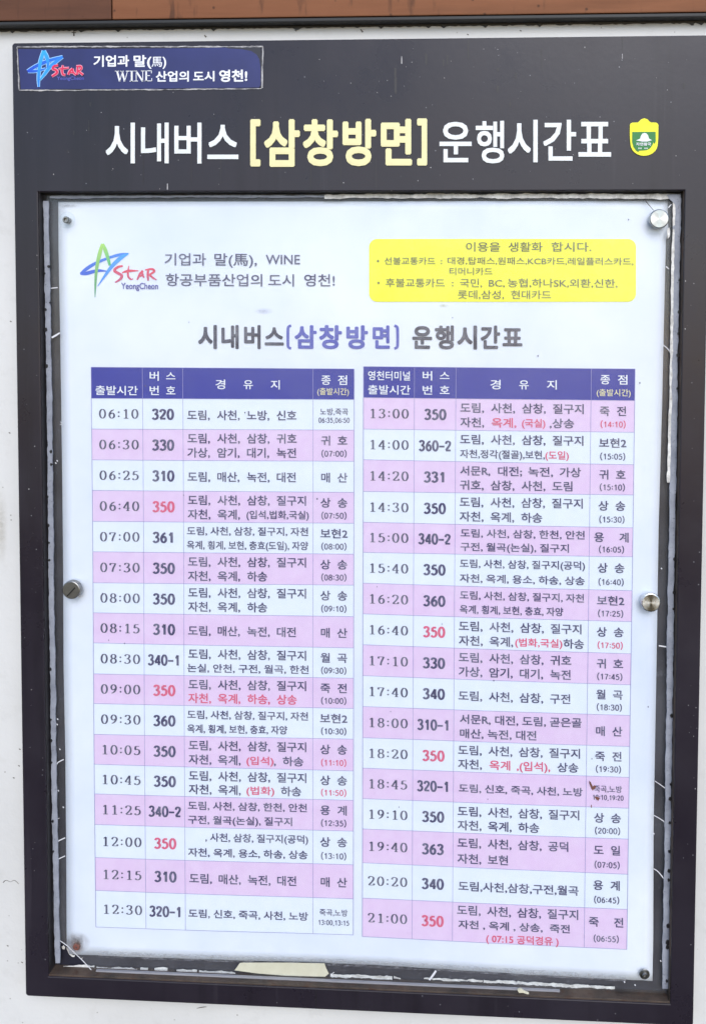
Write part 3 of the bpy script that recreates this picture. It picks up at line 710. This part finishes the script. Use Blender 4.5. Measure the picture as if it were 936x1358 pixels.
def rr_px(x0, x1, y0, y1, rad):
    out = []
    for cx, cy_, a0 in ((x1-rad, y0+rad, -90), (x1-rad, y1-rad, 0), (x0+rad, y1-rad, 90), (x0+rad, y0+rad, 180)):
        for i in range(7):
            t_ = R(a0+15*i); out.append((cx+rad*math.cos(t_), cy_+rad*math.sin(t_)))
    return out
V = []; Fc = []; xa_, xb_, ya_, yb_, rad, nc, nr_ = 489.4, 843.2, 316.5, 400.0, 11.0, 60, 6
cxs = [xa_+rad*(1-math.cos(R(90*k/8))) for k in range(8)]; cxs += [xa_+rad+(xb_-xa_-2*rad)*k/40 for k in range(41)]; cxs += [xb_-(x-xa_) for x in cxs[7::-1]]
for x in cxs:
    d_ = max(0, rad-(x-xa_), rad-(xb_-x)); e_ = rad-math.sqrt(max(0, rad*rad-d_*d_))
    for j in range(nr_+1): V.append(paper_pt(x, ya_+e_+(yb_-ya_-2*e_)*j/nr_, .0005))
for i in range(len(cxs)-1):
    for j in range(nr_):
        k = i*(nr_+1)+j; Fc.append((k, k+1, k+nr_+2, k+nr_+1))
yb_x = obj('yellow_note', V, Fc, 'ink_yellow', poster)
r = Run()
for t_, x0, x1, yc, h_ in (('이용을',617.9,663,327.2,12.5),('생활화',674,719,327.2,12.5),('합시다.',731,783.6,327.2,12.5),
    ('선불교통카드',509.8,577,345.8,9.8),(':',584.3,586.3,345.8,9.8),('대경,탑패스,원패스,KCB카드,레일플러스카드,',593.5,839.5,346,9.8),('티머니카드',596,652.7,359.6,9.8),
    ('후불교통카드',511.5,589.5,374.8,11.4),(':',599,601.2,374.8,11),('국민,',610,639,375,11.4),('BC,',648,669,375,11.4),('농협,하나SK,외환,신한,',673,818.5,375.2,11.4),('롯데,삼성,',607,668,390.4,11.4),('현대카드',677.6,730.4,390.6,11.4)):
    r.text(t_, x0, yc, h_, x1, bold=.004)
for x, y in ((501.3,346),(502,375)): r.poly([(x+1.5*math.cos(k*.785), y+1.5*math.sin(k*.785)) for k in range(8)][::-1])
r.build('note_text', 'ink_olive', yb_x, .0009)
for mat, L_ in (('ink_title_dark', [('시',262.8,288),('내',293.7,316.8),('버',323.7,345.8),('스',351,376.5),('운',546.5,573),('행',576.5,602),('시',606,632.5),('간',637,663),('표',666,692.5)]), ('ink_title_blue', [('삼',390.5,420),('창',423,453.4),('방',459,488),('면',494,517)])):
    for ch, x0, x1 in L_:
        Run().text(ch, x0, 446.4+(x0-262)*.002, 32 if ch not in '스표' else 30, x1, bold=.036).build('title_letter', mat, poster, .0006)
for x0, s_ in ((380.6, 1), (528.4, -1)):
    r = Run(); r.raw(*brush([(x0+5.5*s_,431.5,3.4),(x0+1.8*s_,433.5,3.6),(x0+1.2*s_,440,3.8),(x0+1.2*s_,454,3.8),(x0+1.8*s_,460,3.6),(x0+5.5*s_,462,3.4)], 3))
    r.build('title_bracket', 'ink_title_blue', poster, .0006)

class Table:
    def __init__(s, xl, xr, YL, YR, cols):
        s.xl, s.xr, s.YL, s.YR, s.cols = xl, xr, YL, YR, cols   # xl/xr = (top, bottom)
    def X(s, u, y):
        t_ = (y-s.YL[0])/(s.YL[-1]-s.YL[0])
        a_ = s.xl[0]+(s.xl[1]-s.xl[0])*t_; b_ = s.xr[0]+(s.xr[1]-s.xr[0])*t_
        return a_+(b_-a_)*u
    def U(s, x, y):
        a_, b_ = s.X(0, y), s.X(1, y); return (x-a_)/(b_-a_)
    def Y(s, u, v):                      # v = boundary index (float)
        i = min(int(v), len(s.YL)-2); t_ = v-i
        L = s.YL[i]+(s.YL[i+1]-s.YL[i])*t_; Rr = s.YR[i]+(s.YR[i+1]-s.YR[i])*t_
        return L+(Rr-L)*u
    def ref(s, x): return (x-s.xl[0])/(s.xr[0]-s.xl[0])
    def yfun(s, v):
        return lambda x: s.Y(s.U(x, s.Y(.5, v)), v)
    def band(s, v0, v1, mat, name, parent, lift):
        V = []; Fc = []; nu = 24; nv = 3
        for j in range(nv+1):
            for i in range(nu+1):
                u = i/nu; y = s.Y(u, v0+(v1-v0)*j/nv); V.append(paper_pt(s.X(u, y), y, lift))
        for j in range(nv):
            for i in range(nu):
                k = j*(nu+1)+i; Fc.append((k, k+nu+1, k+nu+2, k+1))
        return obj(name, V, Fc, mat, parent)
    def line(s, a_, b_, wd):             # a_, b_ = (u, v)
        pts = []
        for k in range(25):
            t_ = k/24; u = a_[0]+(b_[0]-a_[0])*t_; v = a_[1]+(b_[1]-a_[1])*t_
            y = s.Y(u, v); pts.append((s.X(u, y), y, wd))
        v, f = brush(pts, 1)
        obj('grid_line', [paper_pt(x, y, .0007) for x, y in v], f, 'ink_grid', poster)
TL = Table((121,127.5), (469.6,468.2),
  [486.6,528,568.7,609.7,650.3,691.3,731.7,772.8,812.6,852.4,893.4,932.7,973.4,1013,1052.4,1093,1136.9,1180.7,1229.4],
  [489,529.7,570.3,611.7,653,694,735,776,817.8,859.3,899.5,939.7,980.4,1022.8,1062,1103,1147.8,1193,1240.8], [189,242.5,415])
TR = Table((482,480.4), (842,831),
  [485.8,527,568.8,609.6,651.7,692.5,732.5,773.3,814,855,896,937,978.5,1019,1059.6,1100,1145,1192,1243],
  [489,531,573,616,656,699.6,738,783,824,866.7,908,948.7,990,1031,1072,1113,1159.6,1206,1259], [549.6,604.6,784])
J4 = '도림,|사천,|삼창,|질구지'; J4g = '도림,|사천,|삼창,|귀호'; MS = '도림,|매산,|녹전,|대전'
JH = '자천,|옥계,|하송'; GA = '가상,|암기,|대기,|녹전'
J5 = '도림, 사천, 삼창, 질구지, 자천'; OK = '옥계, 횡계, 보현, 충효, 자양'; JY = '자천, 옥계, 용소, 하송, 상송'; HA = '도림, 사천, 삼창, 한천, 안천'; GU = '구전, 월곡(논실), 질구지'; SN = '도림, 신호, 죽곡, 사천, 노방'
r_ = 'r'
# rows: time, route, red?, lines (each a list of (text, x0, x1|None, red)), terminus, its time, red?
def tabs(s, red=''): return [(s, None, None, red)]
def fit(s, x0, x1, red=''): return [(s, x0, x1, red)]
LEFT = [
 ('06:10','320','',[tabs('도림,|사천,|노방,|신호')],'노방,죽곡','06:35,06:50','s'),
 ('06:30','330','',[tabs(J4g),tabs(GA)],'귀 호','(07:00)',''),
 ('06:25','310','',[tabs(MS)],'매 산','',''),
 ('06:40','350',r_,[tabs(J4),tabs('자천,|옥계,')+fit('(입석,법화,국실)',326.8,409.6)],'상 송','(07:50)',''),
 ('07:00','361','',[fit(J5,248,408.6),fit('옥계, 횡계, 보현, 충효(도일), 자양',248,408.6)],'보현2','(08:00)',''),
 ('07:30','350','',[tabs(J4),tabs(JH)],'상 송','(08:30)',''),
 ('08:00','350','',[tabs(J4),tabs(JH)],'상 송','(09:10)',''),
 ('08:15','310','',[tabs(MS)],'매 산','',''),
 ('08:30','340–1','',[tabs(J4),fit('논실, 안천, 구전, 월곡, 한천',248.8,409.4)],'월 곡','(09:30)',''),
 ('09:00','350',r_,[tabs(J4),tabs('자천,|옥계,|하송,|상송',r_)],'죽 전','(10:00)',''),
 ('09:30','360','',[fit(J5,248.8,408.6),fit(OK,248.8,381)],'보현2','(10:30)',''),
 ('10:05','350','',[tabs(J4),tabs('자천,|옥계,')+fit('(입석)',327,363,r_)+fit(',',363.5,366)+fit('하송',375,402.5)],'상 송','(11:10)',r_),
 ('10:45','350','',[tabs(J4),tabs('자천,|옥계,')+fit('(법화)',327,364,r_)+fit('하송',372.5,399.5)],'상 송','(11:50)',r_),
 ('11:25','340–2','',[fit(HA,249.8,407),fit(GU,249.8,387.5)],'용 계','(12:35)',''),
 ('12:00','350',r_,[fit(', 사천, 삼창, 질구지(공덕)',272.6,408.6),fit(JY,249.8,408)],'상 송','(13:10)',''),
 ('12:15','310','',[tabs(MS)],'매 산','',''),
 ('12:30','320–1','',[fit(SN,250.2,408.6)],'죽곡,노방','13:00,13:15','s')]
RIGHT = [
 ('13:00','350','',[tabs(J4),tabs('자천,')+fit('옥계,',651.7,684.5,r_)+fit('(국실)',691.7,723,r_)+fit(',상송',728.5,761)],'죽 전','(14:10)',r_),
 ('14:00','360–2','',[tabs(J4),fit('자천,정각(절골),보현,',609.8,722.2)+fit('(도일)',722.8,754,r_)],'보현2','(15:05)',''),
 ('14:20','331','',[fit('서문R,',610,650)+fit('대전;',660,692)+fit('녹전,',700,733)+fit('가상',741.7,770),tabs('귀호,|삼창,|사천,|도림')],'귀 호','(15:10)',''),
 ('14:30','350','',[tabs(J4),tabs(JH)],'상 송','(15:30)',''),
 ('15:00','340–2','',[fit(HA,610.4,775),fit(GU,610.4,754)],'용  계','(16:05)',''),
 ('15:40','350','',[fit('도림, 사천, 삼창, 질구지(공덕)',609.6,775.4),fit(JY,609.6,775)],'상 송','(16:40)',''),
 ('16:20','360','',[fit(J5,609.6,774),fit(OK,609.6,746.5)],'보현2','(17:25)',''),
 ('16:40','350',r_,[tabs(J4),tabs('자천,|옥계,')+fit('(법화,국실)',682.8,745.4,r_)+fit('하송',746.6,774)],'상 송','(17:50)',r_),
 ('17:10','330','',[tabs(J4g),tabs(GA)],'귀 호','(17:45)',''),
 ('17:40','340','',[tabs('도림,|사천,|삼창,|구전')],'월 곡','(18:30)',''),
 ('18:00','310–1','',[fit('서문R, 대전, 도림, 곧은골',609.6,771),fit('매산, 녹전, 대전',609.6,711)],'매 산','',''),
 ('18:20','350',r_,[tabs(J4),tabs('자천,')+fit('옥계',648.6,676.5,r_)+fit(',(입석),',685,729.4,r_)+fit('상송',738.8,766.7)],'죽 전','(19:30)',''),
 ('18:45','320–1','',[fit(SN,608.3,772.5)],'죽곡,노방','18:10,19:20','s'),
 ('19:10','350','',[tabs(J4),tabs(JH)],'상 송','(20:00)',''),
 ('19:40','363','',[tabs('도림,|사천,|삼창,|공덕'),tabs('자천,|보현')],'도 일','(07:05)',''),
 ('20:20','340','',[fit('도림,사천,삼창,구전,월곡',607.5,767)],'용 계','(06:45)',''),
 ('21:00','350',r_,[tabs(J4),fit('자천 , 옥계 , 상송,  죽전',607.5,755.4),fit('( 07:15 공덕경유 )',644.5,740.5,r_)],'죽  전','(06:55)','')]
for T, rows, tab0, step, adv, xt, xn, xd, pink0 in ((TL, LEFT, 248.2, 39.5, 13.7, 157, 215.8, 443, 1), (TR, RIGHT, 610.6, 41, 14.4, 515.8, 577.4, 813.5, 0)):
    hd = T.band(0, 1, 'ink_blue', 'table_header', poster, .0004)
    for k, row in enumerate(rows):
        v0 = k+1; pk = k % 2 == pink0
        rw_ = T.band(v0, v0+1, 'ink_pink' if pk else 'ink_white_row', 'timetable_row', poster, .0004)
        tm, no, nr, lines, dst, sub, sr = row
        # departure time in book figures
        q = Run(); yf = T.yfun(v0+.5); ym = T.Y(.5, v0+.5); xc_ = T.X(T.ref(xt), ym)
        for ch, off in zip(tm, (-21.3, -9.0, .2, 9.6, 21.6)):
            gv, gf = serif_glyph(ch)
            q.raw([(xc_+off+(x-.25)*21, yf(xc_+off+(x-.25)*21)-(y-.34)*18.4) for x, y in gv], gf)
        q.build('departure_time', 'ink_time', rw_, .0008)
        q = Run(); xc_ = T.X(T.ref(xn), ym); wd = 28.5 if len(no) == 3 else 42.5
        sans_text(q, no, xc_-wd/2, xc_+wd/2, T.yfun(v0+.51), 13.6, .165, .12)
        q.build('route_number', 'ink_red' if nr else 'ink_dark', rw_, .0008)
        vs = {1: (.53,), 2: (.285, .745), 3: (.19, .555, .88)}[len(lines)]
        dk, rdn = Run(), Run()
        for ln, vv_ in zip(lines, vs):
            yf = T.yfun(v0+vv_)
            for s_, x0, x1, red in ln:
                q = rdn if red else dk
                if x0 is None:
                    for i, tk in enumerate(s_.split('|')):
                        q.text(tk, T.X(T.ref(tab0+step*i), ym), 0, 13.4, None, adv=adv, bold=.022, yfun=yf)
                else:
                    hh = 11.6 if '(' in s_ and len(s_) > 6 or len(s_) > 16 or s_.startswith('(') else 13
                    q.text(s_, x0, 0, hh, x1, bold=.022, yfun=yf)
        dk.build('stops_text', 'ink_dark', rw_, .0008)
        if rdn.v: rdn.build('stops_text', 'ink_red', rw_, .0008)
        q = Run(); xc_ = T.X(T.ref(xd), ym)
        if sr == 's':
            q.text(dst, xc_-18.6, 0, 9.2, xc_+18.6, bold=.012, yfun=T.yfun(v0+.40)); sans_text(q, sub, xc_-20.6, xc_+20.6, T.yfun(v0+.68), 6.6, .12, .10)
        else:
            vd = .34 if sub else .53
            if ' ' in dst:
                g_ = 16.5 if '  ' in dst else 11.2
                for ch, o_ in ((dst[0], -g_), (dst[-1], g_)): q.text(ch, xc_+o_, 0, 13.2, None, adv=14, bold=.022, yfun=T.yfun(v0+vd), align='c')
            else: q.text(dst, xc_-18.2, 0, 13, xc_+18.2, bold=.022, yfun=T.yfun(v0+vd))
            if sub:
                q2 = Run() if sr else q
                sans_text(q2, sub, xc_-16.6, xc_+16.6, T.yfun(v0+.76), 7.6, .12, .10)
                if sr: q2.build('arrival_time', 'ink_red', rw_, .0008)
        q.build('terminus_text', 'ink_dark', rw_, .0008)
    for v_ in range(1, 19): T.line((0, v_), (1, v_), .55)
    for x in T.cols: T.line((T.ref(x), 0), (T.ref(x), 18), .55)
    T.line((0, 0), (0, 18), .7); T.line((1, 0), (1, 18), .7); T.line((0,0), (1,0), .6)
    q = Run()
    L_ = [('출발시간',126.8,183,517.5,12.5),('버',198.7,211,498.4,12.5),('스',220.5,233,498.4,11.5),('번',198.7,211,517.6,12.5),('호',220.5,233,517.8,12.5),('경',286,299,509.4,13),('유',323,335.6,509.6,12.5),('지',359,371,510,12.5),('종',426,438.4,503.7,13),('점',448,460.2,503.9,13)] if T is TL else \
         [('영천터미널',488,543.7,498,12.5),('출발시간',488,544,516.7,12.5),('버',560.3,573,498,12.5),('스',583,596,498,11.5),('번',560.3,573,517,12.5),('호',583,596,517.2,12.5),('경',650,663.7,509.6,13),('유',688,701,509.8,12.5),('지',725,738,510,12.5),('종',795.8,808.6,503,13),('점',819,831.7,503.4,13)]
    for s_, x0, x1, yc, h_ in L_: q.text(s_, x0, yc, h_, x1, bold=.012)
    q.build('heading_text', 'print_white', hd, .0008)
    q = Run(); x0, x1, yc = (420.7,462.6,518.9) if T is TL else (790.8,836,520.4)
    q.text('(출발시간)', x0, yc, 9.4, x1, bold=.01); q.build('heading_text', 'print_cream', hd, .0008)
# brown scorch beside one terminus and stray specks on the sheet
slab = Run()
for pts in ([(780.5,1035),(783,1037),(785.5,1042.5),(786,1049),(784,1046),(781.5,1040)], [(784,1044),(788,1041),(790.5,1043),(787,1047.5)], [(788,1056),(795,1057.5),(793,1062),(790,1059.5)], [(783.3,1067),(784.2,1067),(784.2,1071),(783.3,1071)]): slab.poly(pts[::-1])
slab.build('scorch_mark', 'rust', poster, .0011)
V = Run()
for x, y, rr in ((193,511.6,.9),(420.6,661.5,1.1),(243.6,656.5,.7),(343,784.6,.9),(136.6,787.5,1.3),(144.6,848.7,.7),(165.8,853,.8),(325,547,.9),(713,471.5,.9),(833,291,.9),(859,937,.8),(654.5,902,.9),(529,1070.5,.7),(518,943.5,.6),(646.6,1059.6,.6),(848,507.5,1.0),(781.6,660,.5),(600,421,.7),(251,427,.6),(500,778,.6),(784.5,1006,.7),(586,827,.6)):
    V.poly([(x+rr*math.cos(-k*1.047), y+1.3*rr*math.sin(-k*1.047)) for k in range(6)])
V.build('ink_specks', 'ink_dark', poster, .0011)['kind'] = 'stuff'

# rusty bloom and grey grime washed round the screw in the broken corner
def stain(name, cx, cy, rx, ry, c0, al, parent, y):
    a = Mat(name, rough=.9, color=c0); t_ = a.n.new('ShaderNodeVertexColor'); t_.layer_name = 'Col'
    sp_ = a.n.new('ShaderNodeSeparateColor'); a.l.new(t_.outputs[0], sp_.inputs[0])
    tr_ = a.n.new('ShaderNodeBsdfTransparent'); mx_ = a.n.new('ShaderNodeMixShader')
    a.l.new(a.math('MULTIPLY', sp_.outputs[0], a.ramp(a.noise(160, 6, .7), [(.3, .25), (.62, 1.0)])), mx_.inputs[0])
    a.l.new(tr_.outputs[0], mx_.inputs[1]); a.l.new(a.b.outputs[0], mx_.inputs[2]); a.l.new(mx_.outputs[0], a.out.inputs[0]); M[name] = a.m
    V = []; Fc = []; C = []
    for k in range(7):
        for i in range(24):
            t_ = 2*math.pi*i/24; V.append(P(cx+rx*k/6*math.cos(t_), cy+ry*k/6*math.sin(t_), y)); w_ = al*(1-k/6)**1.3; C.append((w_, w_, w_, 1))
            if k: j = (i+1) % 24; Fc.append(((k-1)*24+i, (k-1)*24+j, k*24+j, k*24+i))
    return obj(name, V, Fc, name, parent, cols=C)
stain('grime_bloom', 101, 1250, 20, 15, rgb(96,82,72), 1.0, poster, Y_PAPER-.0012)
stain('rust_bloom', 101, 1257, 12, 10, rgb(116,66,40), 1.0, poster, Y_PAPER-.0014)
stain('grime_bloom', 90, 272, 16, 3, rgb(120,112,124), .5, poster, Y_PAPER-.0012)
stain('grime_bloom', 350, 412, 14, 5, rgb(150,144,170), .4, poster, Y_PAPER-.0012)
stain('grime_bloom', 588, 405, 8, 3, rgb(190,188,110), .5, poster, Y_PAPER-.0012)

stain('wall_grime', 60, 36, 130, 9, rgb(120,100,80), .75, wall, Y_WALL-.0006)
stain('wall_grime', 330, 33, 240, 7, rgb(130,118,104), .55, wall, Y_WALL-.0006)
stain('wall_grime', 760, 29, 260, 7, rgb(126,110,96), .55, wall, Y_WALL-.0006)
stain('wall_grime', 2, 700, 9, 60, rgb(168,156,130), .35, wall, Y_WALL-.0006)
